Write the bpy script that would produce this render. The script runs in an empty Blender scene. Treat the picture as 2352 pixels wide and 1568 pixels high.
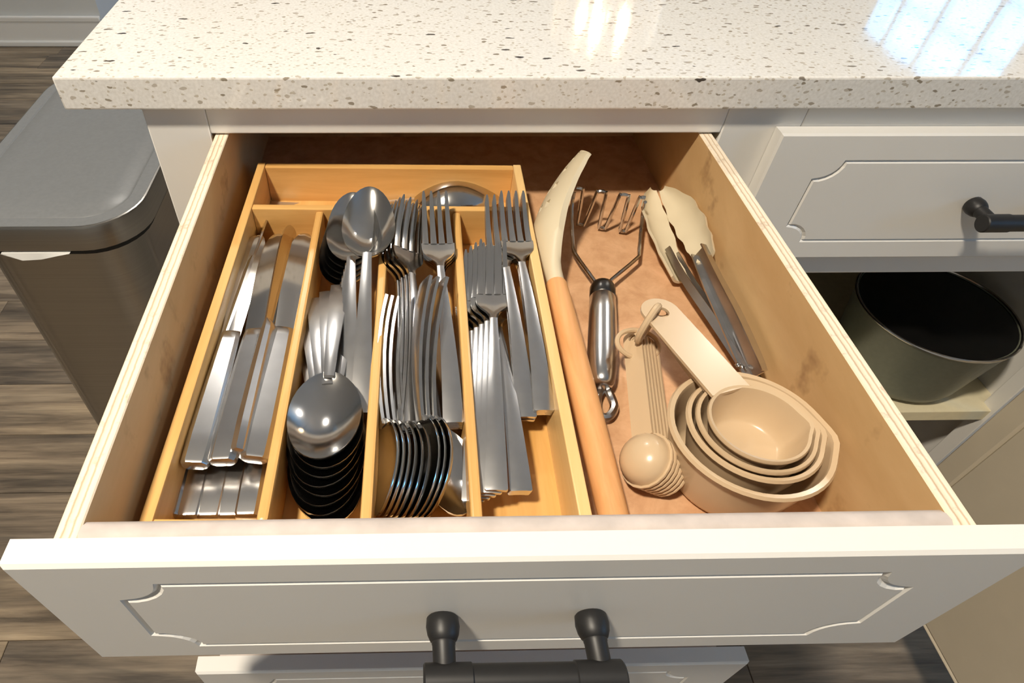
import bpy, bmesh, math, random
from mathutils import Vector, Matrix, geometry

random.seed(7)
scene = bpy.context.scene
COL = scene.collection
Z0 = 0.91                       # worktop height; most heights below are given relative to it
PI = math.pi

# ------------------------------------------------------------------ camera
CAM = Vector((0.24634, -0.4376, 0.19434))
F_PX, PX, PY = 1434.86, 961.49, 784.0
RIGHT = Vector((0.99976, -0.0200, 0.0090)).normalized()
FWD = Vector((0.0203, 0.6836, -0.7296)).normalized()
UP = RIGHT.cross(FWD).normalized()
RIGHT = FWD.cross(UP).normalized()
cd = bpy.data.cameras.new('camera')
cd.sensor_fit = 'HORIZONTAL'; cd.sensor_width = 36.0
cd.lens = F_PX / 2352 * 36.0
cd.shift_x = (1176 - PX) / 2352
cd.shift_y = -(784 - PY) / 2352
cd.clip_start = 0.01; cd.clip_end = 60
cam = bpy.data.objects.new('camera', cd); COL.objects.link(cam)
R = Matrix((RIGHT, UP, -FWD)).transposed().to_4x4()
cam.matrix_world = Matrix.Translation(CAM + Vector((0, 0, Z0))) @ R
scene.camera = cam

# ------------------------------------------------------------------ world, lamps, exposure
scene.view_settings.view_transform = 'Standard'
scene.view_settings.look = 'None'
scene.view_settings.exposure = 0.36
scene.view_settings.gamma = 1.0
scene.view_settings.use_curve_mapping = False
scene.cycles.max_bounces = 16; scene.cycles.glossy_bounces = 12
world = bpy.data.worlds.new('sky'); scene.world = world; world.use_nodes = True
wb = world.node_tree.nodes['Background']
wb.inputs[0].default_value = (0.13, 0.50, 1.0, 1); wb.inputs[1].default_value = 8.5

def area(name, loc, size, power, color, shape='DISK', size_y=None, rot=(0, 0, 0), portal=False, spread=PI):
    l = bpy.data.lights.new(name, 'AREA'); l.shape = shape; l.size = size
    if size_y: l.size_y = size_y
    l.energy = power; l.color = color; l.spread = spread
    if portal: l.cycles.is_portal = True
    o = bpy.data.objects.new(name, l); COL.objects.link(o)
    o.location = (loc[0], loc[1], loc[2] + Z0); o.rotation_euler = rot
    return o
WARM = (1.0, 0.89, 0.73)
SOFT = (1.0, 0.94, 0.86)
area('recessed_lamp_light', (-0.28, -0.64, 1.455), 0.15, 33, WARM)
area('recessed_lamp_light', (1.6, 1.5, 1.455), 0.15, 9, SOFT)  # added fill lamp, brightens the walls and ceiling mirrored in the steel
area('recessed_lamp_light', (-.1, 1.5, 1.455), 0.15, 9, SOFT)  # its added partner on the side away from the window
WIN = dict(x=2.7, y0=2.03, y1=3.0, z0=0.07, z1=1.09)
area('window_portal', (WIN['x'] + 0.05, (WIN['y0'] + WIN['y1']) / 2, (WIN['z0'] + WIN['z1']) / 2), WIN['z1'] - WIN['z0'], 1, (1, 1, 1),
     'RECTANGLE', WIN['y1'] - WIN['y0'], (0, PI / 2, 0), portal=True)
WIN2 = dict(x=2.7, y0=-1.32, y1=-.78, z0=0.29, z1=1.09)  # opening for an unseen window, added as a source of daylight
area('window_portal', (WIN2['x'] + 0.05, (WIN2['y0'] + WIN2['y1']) / 2, (WIN2['z0'] + WIN2['z1']) / 2), WIN2['z1'] - WIN2['z0'], 1, (1, 1, 1),
     'RECTANGLE', WIN2['y1'] - WIN2['y0'], (0, PI / 2, 0), portal=True)

# ------------------------------------------------------------------ helpers
def at(u, v, z):
    """a point of the photograph (2352x1568 frame) taken to the height z above the worktop"""
    d = FWD + RIGHT * ((u - PX) / F_PX) - UP * ((v - PY) / F_PX)
    return CAM + d * ((z - CAM.z) / d.z)

def tag(o, label=None, cat=None, group=None, kind=None):
    if label: o['label'] = label
    if cat: o['category'] = cat
    if group: o['group'] = group
    if kind: o['kind'] = kind
    return o

def empty(name, loc=(0, 0, 0), parent=None):
    o = bpy.data.objects.new(name, None); COL.objects.link(o)
    o.empty_display_size = 0.03; o.location = loc
    if parent: o.parent = parent
    return o

class MB:
    """collects geometry for one mesh object"""
    def __init__(s): s.v = []; s.f = []; s.m = []; s.nb = 0; s.na = 0
    def add(s, v, f, mi=0):
        n = len(s.v); s.v += [tuple(p) for p in v]; s.na += 1
        s.f += [tuple(i + n for i in q) for q in f]; s.m += [mi] * len(f)
        return s
    def box(s, x0, x1, y0, y1, z0, z1, bevel=0.0, seg=2, mi=0):
        bm = bmesh.new(); bmesh.ops.create_cube(bm, size=1)
        for p in bm.verts:
            p.co = Vector((x0 + (p.co.x + .5) * (x1 - x0), y0 + (p.co.y + .5) * (y1 - y0), z0 + (p.co.z + .5) * (z1 - z0)))
        if bevel: bmesh.ops.bevel(bm, geom=bm.edges[:], offset=bevel, segments=seg, profile=.5, affect='EDGES')
        bm.verts.index_update(); s.nb += 1
        s.add([p.co for p in bm.verts], [[w.index for w in f.verts] for f in bm.faces], mi); bm.free(); return s
    def rings(s, rr, cap0=True, cap1=True, loop=False, mi=0):
        n = len(rr[0]); v = [p for r in rr for p in r]; f = []
        k = len(rr)
        for i in range(k if loop else k - 1):
            a = i * n; b = ((i + 1) % k) * n
            for j in range(n):
                f.append((a + j, a + (j + 1) % n, b + (j + 1) % n, b + j))
        if cap0 and not loop: f.append(tuple(range(n))[::-1])
        if cap1 and not loop: f.append(tuple(range((k - 1) * n, k * n)))
        return s.add(v, f, mi)
    def tube(s, pts, rad, n=12, closed=False, flat=1.0, mi=0):
        pts = [Vector(p) for p in pts]; k = len(pts)
        tg = []
        for i in range(k):
            a = pts[i - 1] if (i > 0 or closed) else pts[i]
            b = pts[(i + 1) % k] if (i < k - 1 or closed) else pts[i]
            tg.append((b - a).normalized())
        ref = Vector((0, 0, 1)) if abs(tg[0].z) < .9 else Vector((1, 0, 0))
        nx = (ref - tg[0] * ref.dot(tg[0])).normalized(); rr = []
        for i in range(k):
            nx = (nx - tg[i] * nx.dot(tg[i])).normalized(); ny = tg[i].cross(nx)
            r = rad(i / max(1, k - 1)) if callable(rad) else rad
            rr.append([pts[i] + (nx * math.cos(2 * PI * j / n) * flat + ny * math.sin(2 * PI * j / n)) * r for j in range(n)])
        return s.rings(rr, loop=closed, mi=mi)
    def lathe(s, prof, n=32, c=(0, 0, 0), closed=False, mi=0):
        rr = [[(c[0] + r * math.cos(2 * PI * j / n), c[1] + r * math.sin(2 * PI * j / n), c[2] + z) for j in range(n)] for r, z in prof]
        return s.rings(rr, cap0=not closed, cap1=not closed, loop=closed, mi=mi)
    def strip(s, secs, m=6, mi=0):
        """closed shell along local y; secs = (y, xl, xr, z, dish, th): dish>0 sinks the middle"""
        rr = []
        for y, xl, xr, z, dish, th in secs:
            top = []; bot = []
            for i in range(m + 1):
                u = -1 + 2 * i / m
                x = (xl + xr) / 2 + u * (xr - xl) / 2
                zz = z - dish * (1 - u * u)
                top.append((x, y, zz + th / 2)); bot.append((x, y, zz - th / 2))
            rr.append(top + bot[::-1])
        return s.rings(rr, mi=mi)
    def tf(s, M):
        s.v = [tuple(M @ Vector(p)) for p in s.v]; return s
    def build(s, name, mat, parent=None, origin=None, smooth=True, angle=40, mods=None):
        me = s.mesh(name, mat, origin, smooth, angle)
        return link(name, me, parent, origin if parent is None else None, mods)
    def mesh(s, name, mat, origin=None, smooth=True, angle=40):
        o = Vector(origin) if origin is not None else Vector((0, 0, 0))
        if s.nb == s.na: angle = 20      # bevelled boxes keep flat faces
        me = bpy.data.meshes.new(name)
        me.from_pydata([tuple(Vector(p) - o) for p in s.v], [], s.f)
        bm = bmesh.new(); bm.from_mesh(me); bmesh.ops.recalc_face_normals(bm, faces=bm.faces[:]); bm.to_mesh(me); bm.free()
        for k in (mat if isinstance(mat, (list, tuple)) else [mat]): me.materials.append(k)
        for p, i in zip(me.polygons, s.m): p.material_index = i
        if smooth:
            me.polygons.foreach_set('use_smooth', [True] * len(me.polygons))
            try: me.set_sharp_from_angle(angle=math.radians(angle))
            except Exception: pass
        me.update(); return me

def link(name, me, parent=None, loc=None, mods=None):
    o = bpy.data.objects.new(name, me); COL.objects.link(o)
    if loc is not None: o.location = loc
    if parent is not None: o.parent = parent
    return o

# ------------------------------------------------------------------ materials
def nmat(name):
    m = bpy.data.materials.new(name); m.use_nodes = True
    nt = m.node_tree; b = nt.nodes['Principled BSDF']
    return m, nt, b
def N(nt, t, **kw):
    n = nt.nodes.new(t)
    for k, v in kw.items():
        if k in n.inputs: n.inputs[k].default_value = v
        else: setattr(n, k, v)
    return n
def ramp(nt, src, stops):
    r = nt.nodes.new('ShaderNodeValToRGB'); e = r.color_ramp.elements
    while len(e) < len(stops): e.new(0.5)
    for k, (p, c) in zip(e, stops): k.position = p; k.color = (*c, 1) if len(c) == 3 else c
    nt.links.new(src, r.inputs[0]); return r
def coords(nt, scale=(1, 1, 1), rot=(0, 0, 0), obj=True, rnd=False):
    tc = nt.nodes.new('ShaderNodeTexCoord'); mp = nt.nodes.new('ShaderNodeMapping')
    mp.inputs['Scale'].default_value = scale; mp.inputs['Rotation'].default_value = rot
    nt.links.new(tc.outputs['Object' if obj else 'Generated'], mp.inputs['Vector'])
    if rnd:
        oi = nt.nodes.new('ShaderNodeObjectInfo'); mu = nt.nodes.new('ShaderNodeMath'); mu.operation = 'MULTIPLY'; mu.inputs[1].default_value = 37.0
        cb = nt.nodes.new('ShaderNodeCombineXYZ')
        nt.links.new(oi.outputs['Random'], mu.inputs[0])
        for i in range(3): nt.links.new(mu.outputs[0], cb.inputs[i])
        nt.links.new(cb.outputs[0], mp.inputs['Location'])
    return mp.outputs[0]
def bump(nt, b, src, strength, dist=0.001):
    n = nt.nodes.new('ShaderNodeBump'); n.inputs['Strength'].default_value = strength; n.inputs['Distance'].default_value = dist
    nt.links.new(src, n.inputs['Height']); nt.links.new(n.outputs[0], b.inputs['Normal'])
def mixc(nt, fac, a, c, blend='MIX'):
    n = nt.nodes.new('ShaderNodeMix'); n.data_type = 'RGBA'; n.blend_type = blend
    if isinstance(fac, (int, float)): n.inputs[0].default_value = fac
    else: nt.links.new(fac, n.inputs[0])
    for i, s in ((6, a), (7, c)):
        if isinstance(s, tuple): n.inputs[i].default_value = (*s, 1)
        else: nt.links.new(s, n.inputs[i])
    return n.outputs[2]

def plain(name, col, rough=.5, metal=0.0, noise=0.0, nscale=30, coat=0.0, bmp=0.0, spec=None):
    m, nt, b = nmat(name)
    b.inputs['Base Color'].default_value = (*col, 1); b.inputs['Roughness'].default_value = rough; b.inputs['Metallic'].default_value = metal
    if coat: b.inputs['Coat Weight'].default_value = coat; b.inputs['Coat Roughness'].default_value = .1
    if spec is not None: b.inputs['Specular IOR Level'].default_value = spec
    if noise or bmp:
        v = coords(nt); n = N(nt, 'ShaderNodeTexNoise', Scale=nscale, Detail=5.0); nt.links.new(v, n.inputs['Vector'])
        if noise:
            r = ramp(nt, n.outputs[0], [(.3, tuple(c * (1 - noise) for c in col)), (.7, tuple(min(1, c * (1 + noise)) for c in col))])
            nt.links.new(r.outputs[0], b.inputs['Base Color'])
        if bmp: bump(nt, b, n.outputs[0], bmp)
    return m

def grain(name, dark, light, scale=(40, 3, 40), rough=.5, det=6.0, bmp=.15, rnd=False, spots=None, lo=.32, hi=.68, coat=0):
    m, nt, b = nmat(name)
    v = coords(nt, scale, rnd=rnd)
    n = N(nt, 'ShaderNodeTexNoise', Scale=1.0, Detail=det, Roughness=.65, Distortion=.4); nt.links.new(v, n.inputs['Vector'])
    c = ramp(nt, n.outputs[0], [(lo, dark), (hi, light)]).outputs[0]
    if spots:
        v2 = coords(nt, (1, 1, 1), rnd=rnd)
        n2 = N(nt, 'ShaderNodeTexNoise', Scale=spots[0], Detail=4.0, Roughness=.6); nt.links.new(v2, n2.inputs['Vector'])
        f = ramp(nt, n2.outputs[0], [(spots[1], (0, 0, 0)), (spots[2], (1, 1, 1))]).outputs[0]
        c = mixc(nt, f, c, spots[3])
    nt.links.new(c, b.inputs['Base Color']); b.inputs['Roughness'].default_value = rough
    if coat: b.inputs['Coat Weight'].default_value = coat; b.inputs['Coat Roughness'].default_value = .2
    if bmp: bump(nt, b, n.outputs[0], bmp)
    return m

M = {}
M['white_paint'] = plain('white_paint', (.80, .778, .732), .34, noise=.015, nscale=9, bmp=.02)
M['wall_paint'] = plain('wall_paint', (.66, .68, .68), .6, noise=.02, nscale=5)
M['trim_paint'] = plain('trim_paint', (.82, .82, .80), .35, noise=.01, nscale=5)
M['ceiling_paint'] = plain('ceiling_paint', (.80, .81, .82), .8, noise=.01, nscale=3)
M['steel'] = plain('polished_steel', (.60, .585, .56), .13, 1.0, noise=.04, nscale=60)
M['steel_handle'] = plain('satin_steel', (.62, .61, .60), .24, 1.0, noise=.05, nscale=120)
M['blade'] = plain('blade_steel', (.60, .57, .53), .09, 1.0, noise=.02, nscale=40)
M['wire'] = plain('wire_steel', (.55, .53, .50), .16, 1.0, noise=.03, nscale=50)
M['brushed'] = grain('brushed_steel', (.37, .35, .32), (.41, .39, .355), (3, 3, 400), .30, 3.0, .01)
M['brushed'].node_tree.nodes['Principled BSDF'].inputs['Metallic'].default_value = 1.0
M['dark_metal'] = plain('dark_grey_metal', (.11, .105, .10), .3, 1.0, noise=.03)
M['black'] = plain('matte_black_metal', (.014, .0135, .014), .46, 0.0, noise=.1, nscale=80, bmp=.02)
M['cream'] = plain('cream_plastic', (.60, .445, .28), .26, noise=.015, nscale=14, coat=.15)
M['cream_silicone'] = plain('cream_silicone', (.68, .59, .42), .45, noise=.03, nscale=20)
M['lid_plastic'] = plain('grey_lid_plastic', (.20, .21, .22), .36, noise=.05, nscale=180, bmp=.06)
M['black_rubber'] = plain('black_rubber', (.012, .012, .012), .6, noise=.1)
M['enamel'] = plain('sage_enamel', (.155, .165, .125), .42, noise=.06, nscale=200, bmp=.03)
M['nonstick'] = plain('black_nonstick', (.006, .006, .006), .16, noise=.2, nscale=60)
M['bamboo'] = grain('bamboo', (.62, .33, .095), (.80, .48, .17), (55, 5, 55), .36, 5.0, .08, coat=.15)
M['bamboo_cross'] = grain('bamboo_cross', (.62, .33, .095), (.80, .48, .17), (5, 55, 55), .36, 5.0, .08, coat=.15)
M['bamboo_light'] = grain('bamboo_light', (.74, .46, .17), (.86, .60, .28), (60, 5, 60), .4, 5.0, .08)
M['ply'] = grain('plywood_face', (.56, .345, .15), (.70, .47, .235), (16, 5, 16), .55, 6.0, .08, spots=(26, .60, .74, (.36, .205, .09)))
M['hardboard'] = grain('hardboard', (.52, .28, .14), (.70, .42, .235), (60, 60, 60), .5, 6.0, .05, spots=(8, .55, .8, (.50, .25, .11)))
M['beech'] = grain('beech_handle', (.66, .315, .115), (.78, .42, .18), (90, 12, 90), .5, 4.0, .05)
M['board_edge'] = plain('dusty_painted_edge', (.57, .50, .46), .7, noise=.12, nscale=70, bmp=.25)
M['shade_wood'] = grain('shade_dark_cabinet_wood', (.09, .05, .03), (.14, .085, .055), (30, 4, 30), .6, 4.0, .05)  # dark tone stands in for shade inside the cabinet; toe kick shares it
M['glass'] = None

def ply_edge():
    m, nt, b = nmat('plywood_edge')
    v = coords(nt); s = N(nt, 'ShaderNodeSeparateXYZ'); nt.links.new(v, s.inputs[0])
    n = N(nt, 'ShaderNodeTexNoise', Scale=90.0, Detail=5.0, Roughness=.7); nt.links.new(v, n.inputs['Vector'])
    ad = N(nt, 'ShaderNodeMath', operation='MULTIPLY_ADD'); ad.inputs[1].default_value = .0016
    nt.links.new(n.outputs[0], ad.inputs[0]); nt.links.new(s.outputs[0], ad.inputs[2])
    mr = N(nt, 'ShaderNodeMapRange'); mr.inputs[1].default_value = -.0044; mr.inputs[2].default_value = .0056
    nt.links.new(ad.outputs[0], mr.inputs[0])
    a = (.84, .70, .52); d = (.52, .36, .22); w = (.87, .77, .62)
    r = ramp(nt, mr.outputs[0], [(0, a), (.26, w), (.34, d), (.42, a), (.60, w), (.68, (.58, .40, .24)), (.76, w), (1, a)])
    c = mixc(nt, ramp(nt, n.outputs[0], [(.58, (0, 0, 0)), (.72, (1, 1, 1))]).outputs[0], r.outputs[0], (.52, .38, .26))
    nt.links.new(c, b.inputs['Base Color']); b.inputs['Roughness'].default_value = .75
    bump(nt, b, n.outputs[0], .4); return m
M['ply_edge'] = ply_edge()

def quartz():
    m, nt, b = nmat('speckled_quartz')
    base = coords(nt)
    nz = N(nt, 'ShaderNodeTexNoise', Scale=160.0, Detail=2.0); nt.links.new(base, nz.inputs['Vector'])
    wob = N(nt, 'ShaderNodeVectorMath', operation='MULTIPLY_ADD'); wob.inputs[1].default_value = (.004, .004, .004)
    nt.links.new(nz.outputs['Color'], wob.inputs[0]); nt.links.new(base, wob.inputs[2])
    def chips(scale, thr, keep, stretch):
        mp = N(nt, 'ShaderNodeMapping'); mp.inputs['Scale'].default_value = stretch; mp.inputs['Rotation'].default_value = (.3, .2, .5)
        nt.links.new(wob.outputs[0], mp.inputs['Vector'])
        vo = N(nt, 'ShaderNodeTexVoronoi', Scale=scale); vo.inputs['Randomness'].default_value = 1.0
        nt.links.new(mp.outputs[0], vo.inputs['Vector'])
        s = N(nt, 'ShaderNodeSeparateColor'); nt.links.new(vo.outputs['Color'], s.inputs[0])
        lt = N(nt, 'ShaderNodeMapRange'); lt.inputs[1].default_value = thr; lt.inputs[2].default_value = thr * .8
        nt.links.new(vo.outputs['Distance'], lt.inputs[0])
        k = N(nt, 'ShaderNodeMath', operation='LESS_THAN'); k.inputs[1].default_value = keep; nt.links.new(s.outputs[0], k.inputs[0])
        mu = N(nt, 'ShaderNodeMath', operation='MULTIPLY'); nt.links.new(lt.outputs[0], mu.inputs[0]); nt.links.new(k.outputs[0], mu.inputs[1])
        return mu.outputs[0], s.outputs[1]
    c = (.80, .765, .70)
    n2 = N(nt, 'ShaderNodeTexNoise', Scale=420.0, Detail=3.0); nt.links.new(base, n2.inputs['Vector'])
    c = ramp(nt, n2.outputs[0], [(.35, (.74, .715, .67)), (.62, (.835, .815, .775))]).outputs[0]
    f, k = chips(270, .33, .42, (.8, 1.2, 1.3)); c = mixc(nt, f, c, (.56, .51, .43))
    f, k = chips(165, .30, .30, (.65, 1.3, 1.5)); c = mixc(nt, f, c, ramp(nt, k, [(.2, (.30, .26, .20)), (.8, (.52, .47, .40))]).outputs[0])
    f, k = chips(88, .21, .14, (.55, 1.5, 1.7)); c = mixc(nt, f, c, ramp(nt, k, [(.3, (.075, .062, .05)), (.8, (.24, .21, .17))]).outputs[0])
    nt.links.new(c, b.inputs['Base Color']); b.inputs['Roughness'].default_value = .10
    b.inputs['Specular IOR Level'].default_value = .55
    r2 = ramp(nt, n2.outputs[0], [(.3, (.03, .03, .03)), (.7, (.09, .09, .09))]); nt.links.new(r2.outputs[0], b.inputs['Roughness'])
    return m
M['quartz'] = quartz()

def plank_mat():
    m, nt, b = nmat('grey_brown_plank')
    v = coords(nt, (2.2, 48, 8), rnd=True)
    n = N(nt, 'ShaderNodeTexNoise', Scale=1.0, Detail=10.0, Roughness=.72, Distortion=.35); nt.links.new(v, n.inputs['Vector'])
    v2 = coords(nt, (1.6, 13, 3), rnd=True)
    n2 = N(nt, 'ShaderNodeTexNoise', Scale=1.4, Detail=4.0, Roughness=.6, Distortion=.3); nt.links.new(v2, n2.inputs['Vector'])
    a = ramp(nt, n.outputs[0], [(.32, (.115, .092, .070)), (.46, (.265, .215, .165)), (.60, (.40, .33, .25)), (.78, (.52, .435, .335))]).outputs[0]
    f = ramp(nt, n2.outputs[0], [(.36, (.42, .42, .42)), (.62, (1.12, 1.08, 1.0))]).outputs[0]
    c = mixc(nt, 1.0, a, f, 'MULTIPLY')
    oi = nt.nodes.new('ShaderNodeObjectInfo')
    t = ramp(nt, oi.outputs['Random'], [(0, (.78, .78, .80)), (1, (1.12, 1.08, 1.0))]).outputs[0]
    c = mixc(nt, 1.0, c, t, 'MULTIPLY')
    nt.links.new(c, b.inputs['Base Color']); b.inputs['Roughness'].default_value = .48
    bump(nt, b, n.outputs[0], .2); return m
M['plank'] = plank_mat()

def emit(name, col, s):
    m, nt, b = nmat(name); b.inputs['Base Color'].default_value = (*col, 1)
    b.inputs['Emission Color'].default_value = (*col, 1); b.inputs['Emission Strength'].default_value = s; return m
M['lamp_glow'] = emit('lamp_glow', (1.0, .82, .6), 14.0)
M['bulb_glow'] = emit('bulb_glow', (1.0, .74, .44), 160.0)

def pane():
    m, nt, b = nmat('window_glass'); out = nt.nodes['Material Output']
    t = N(nt, 'ShaderNodeBsdfTransparent'); g = N(nt, 'ShaderNodeBsdfGlossy', Roughness=.02); mx = N(nt, 'ShaderNodeMixShader')
    v = coords(nt); n = N(nt, 'ShaderNodeTexNoise', Scale=2.0); nt.links.new(v, n.inputs['Vector'])
    r = ramp(nt, n.outputs[0], [(.3, (.04, .04, .04)), (.7, (.07, .07, .07))]); nt.links.new(r.outputs[0], mx.inputs[0])
    nt.links.new(t.outputs[0], mx.inputs[1]); nt.links.new(g.outputs[0], mx.inputs[2]); nt.links.new(mx.outputs[0], out.inputs[0]); return m
M['glass'] = pane()
M['crystal'] = plain('crystal', (.95, .90, .82), .04, 0.0, noise=.01)
M['crystal'].node_tree.nodes['Principled BSDF'].inputs['Transmission Weight'].default_value = .85
M['chrome'] = plain('chrome', (.7, .68, .65), .1, 1.0, noise=.02)

# ================================================================== the setting
def rel(z): return z + Z0
XL, XR, YF, YB, ZC = -3.2, WIN['x'], -2.8, 4.8, 1.47
def struct(name, mb, m, parent=None, smooth=False):
    o = mb.build(name, m, parent, smooth=smooth)
    if parent is None: o['kind'] = 'structure'
    return o
floor = struct('floor', MB().box(XL - .1, XR + .1, YF - .1, YB + .1, -.06, -.0035), M['plank'])
PW = .138; PL = 1.22
row = 0; y = -1.18
plank_mesh = {}
while y < 2.40:
    x = -2.3 - random.random() * 1.1
    while x < 1.75:
        x1 = x + PL
        w0 = max(x, -2.3); w1 = min(x1, 1.75)
        if w1 - w0 > .15:
            key = round(w1 - w0, 2)
            if key not in plank_mesh:
                plank_mesh[key] = MB().box(0, w1 - w0 - .0012, 0, PW - .0012, -.0038, 0, .0008, 1).mesh('plank', M['plank'], smooth=False)
            o = link('plank', plank_mesh[key], floor, (w0, y, 0))
        x = x1
    y += PW
struct('ceiling', MB().box(XL - .1, XR + .1, YF - .1, YB + .1, rel(ZC), rel(ZC) + .08), M['ceiling_paint'])
struct('wall_left', MB().box(XL - .1, XL, YF, YB, 0, rel(ZC)), M['wall_paint'])
struct('wall_front', MB().box(XL, XR, YF - .1, YF, 0, rel(ZC)), M['wall_paint'])
struct('wall_back', MB().box(XL, XR, YB, YB + .1, 0, rel(ZC)), M['wall_paint'])
# partition whose end faces the window
struct('wall_partition', MB().box(XL, -1.017, 2.362, 3.4, 0, rel(ZC)), M['wall_paint'])
bb = MB().box(XL, -1.017, 2.349, 2.361, 0.022, .112, .003).box(XL, -1.017, 2.341, 2.361, 0.0, .024, .006).box(XL, -1.017, 2.345, 2.361, .098, .122, .006)
struct('baseboard_back', bb, M['trim_paint'], smooth=True)
wr = MB().box(XR, XR + .1, YF, WIN2['y0'], 0, rel(ZC)).box(XR, XR + .1, WIN2['y1'], WIN['y0'], 0, rel(ZC)).box(XR, XR + .1, WIN['y1'], YB, 0, rel(ZC))
for w in (WIN, WIN2):
    wr.box(XR, XR + .1, w['y0'], w['y1'], 0, rel(w['z0'])).box(XR, XR + .1, w['y0'], w['y1'], rel(w['z1']), rel(ZC))
struct('wall_right', wr, M['wall_paint'])
def make_window(name, w, bars_y, bars_z):
    win = MB().box(XR - .02, XR + .06, w['y0'], w['y0'] + .025, rel(w['z0']), rel(w['z1'])).box(XR - .02, XR + .06, w['y1'] - .025, w['y1'], rel(w['z0']), rel(w['z1']))
    win.box(XR - .02, XR + .06, w['y0'], w['y1'], rel(w['z0']), rel(w['z0']) + .03).box(XR - .02, XR + .06, w['y0'], w['y1'], rel(w['z1']) - .02, rel(w['z1']))
    for a0, a1, b0, b1 in ((w['y0'] - .09, w['y0'], w['z0'] - .09, w['z1'] + .09), (w['y1'], w['y1'] + .09, w['z0'] - .09, w['z1'] + .09),
                           (w['y0'], w['y1'], w['z1'], w['z1'] + .09), (w['y0'], w['y1'], w['z0'] - .09, w['z0'])):
        win.box(XR - .018, XR, a0, a1, rel(b0), rel(b1))
    window = struct(name, win, M['trim_paint'])
    for yy in bars_y: MB().box(XR, XR + .03, yy - .016, yy + .016, rel(w['z0']) + .03, rel(w['z1']) - .02).build('muntin', M['trim_paint'], window, smooth=False)
    for zz in bars_z: MB().box(XR + .002, XR + .028, w['y0'] + .025, w['y1'] - .025, rel(zz) - .013, rel(zz) + .013).build('muntin', M['trim_paint'], window, smooth=False)
    ys = [w['y0'] + .012] + bars_y + [w['y1'] - .012]; zs = [w['z1'] - .01] + bars_z + [w['z0'] + .015]
    for i in range(len(ys) - 1):
        for j in range(len(zs) - 1):
            MB().box(XR + .012, XR + .016, ys[i], ys[i + 1], rel(zs[j + 1]), rel(zs[j])).build('pane', M['glass'], window, smooth=False)
make_window('window_1', WIN, [2.273, 2.553, 2.826], [.89, .69, .49, .29])
make_window('added_window', WIN2, [-1.05], [.89, .69, .49])  # the second window is unseen, added for bluish light from the right front

# recessed ceiling lamps; the two beyond the worktop are added as fill
for (x, y), lab in (((-.28, -.64), 'round recessed ceiling lamp shining down on the open drawer'),
                    ((1.6, 1.5), 'added round ceiling fill lamp beyond the worktop on the window side'),
                    ((-.1, 1.5), 'added round ceiling fill lamp beyond the worktop away from the window')):
    t = tag(empty('recessed_lamp', (x, y, rel(ZC))), lab, 'lamp', 'recessed ceiling lamps')
    MB().lathe([(.082, 0), (.105, 0), (.105, -.006), (.082, -.009)], 40, closed=True).build('trim_ring', M['trim_paint'], t)

# chandelier, seen mirrored in the worktop
CH = Vector((.99, 2.0, rel(.62)))
ch = tag(empty('chandelier', CH), 'crystal drum chandelier with five lit candle bulbs mirrored in the worktop', 'chandelier')
MB().lathe([(.180, .105), (.190, .105), (.190, .120), (.180, .120)], 48, closed=True).build('top_ring', M['chrome'], ch)
MB().lathe([(.180, -.14), (.186, -.14), (.186, -.132), (.180, -.132)], 48, closed=True).build('bottom_ring', M['chrome'], ch)
hub = MB().lathe([(.004, .80), (.010, .80), (.010, .13), (.022, .115), (.022, -.02), (.010, -.04), (.002, -.045)], 20)
hub.build('stem', M['chrome'], ch)
for k in range(3):
    a = k * 2 * PI / 3 + .4
    MB().tube([(.02 * math.cos(a), .02 * math.sin(a), .112), (.185 * math.cos(a), .185 * math.sin(a), .112)], .004, 8).build('spoke', M['chrome'], ch)
for k in range(5):
    a = k * 2 * PI / 5 + .35
    cx, cy = .082 * math.cos(a), .082 * math.sin(a)
    ar = MB().tube([(.018 * math.cos(a), .018 * math.sin(a), -.01), (.05 * math.cos(a), .05 * math.sin(a), -.022), (cx, cy, -.01), (cx, cy, .012)], .004, 8)
    arm = ar.build('arm', M['chrome'], ch)
    MB().lathe([(.009, .012), (.009, .030), (.002, .030)], 14, (cx, cy, 0)).build('candle_sleeve', M['trim_paint'], arm)
    MB().lathe([(.004, .030), (.012, .044), (.0135, .054), (.010, .072), (.004, .090), (.0008, .102)], 14, (cx, cy, 0)).build('bulb', M['bulb_glow'], arm)
for k in range(36):
    a = k * 2 * PI / 36; s = MB()
    for i in range(11):
        z = .098 - i * .0215; c = Vector((.185 * math.cos(a), .185 * math.sin(a), z)); r = .0085; h = .0105
        s.add([c + Vector((r, 0, 0)), c + Vector((0, r, 0)), c - Vector((r, 0, 0)), c - Vector((0, r, 0)), c + Vector((0, 0, h)), c - Vector((0, 0, h))],
              [(0, 1, 4), (1, 2, 4), (2, 3, 4), (3, 0, 4), (1, 0, 5), (2, 1, 5), (3, 2, 5), (0, 3, 5)])
    s.build('crystal_strand', M['crystal'], ch, smooth=False)

# ================================================================== cabinet run
WPOS = {}
def root(name, loc, label, cat, group=None):
    """an Empty at the base of a thing; loc = (x, y, height relative to the worktop)"""
    p = Vector((loc[0], loc[1], rel(loc[2])))
    o = tag(empty(name, p), label, cat, group); WPOS[o.name] = p; return o
def part(name, mb, m, parent, center=None, label=None, smooth=True, angle=40):
    """mb holds positions in the room (heights relative to the worktop); the part is made relative to its parent"""
    P = WPOS[parent.name]
    c = Vector((center[0], center[1], rel(center[2]))) if center is not None else P.copy()
    mb.tf(Matrix.Translation(Vector((0, 0, Z0)) - c))
    o = mb.build(name, m, parent, smooth=smooth, angle=angle)
    o.location = c - P; WPOS[o.name] = c
    if label: o['label'] = label
    return o

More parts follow.
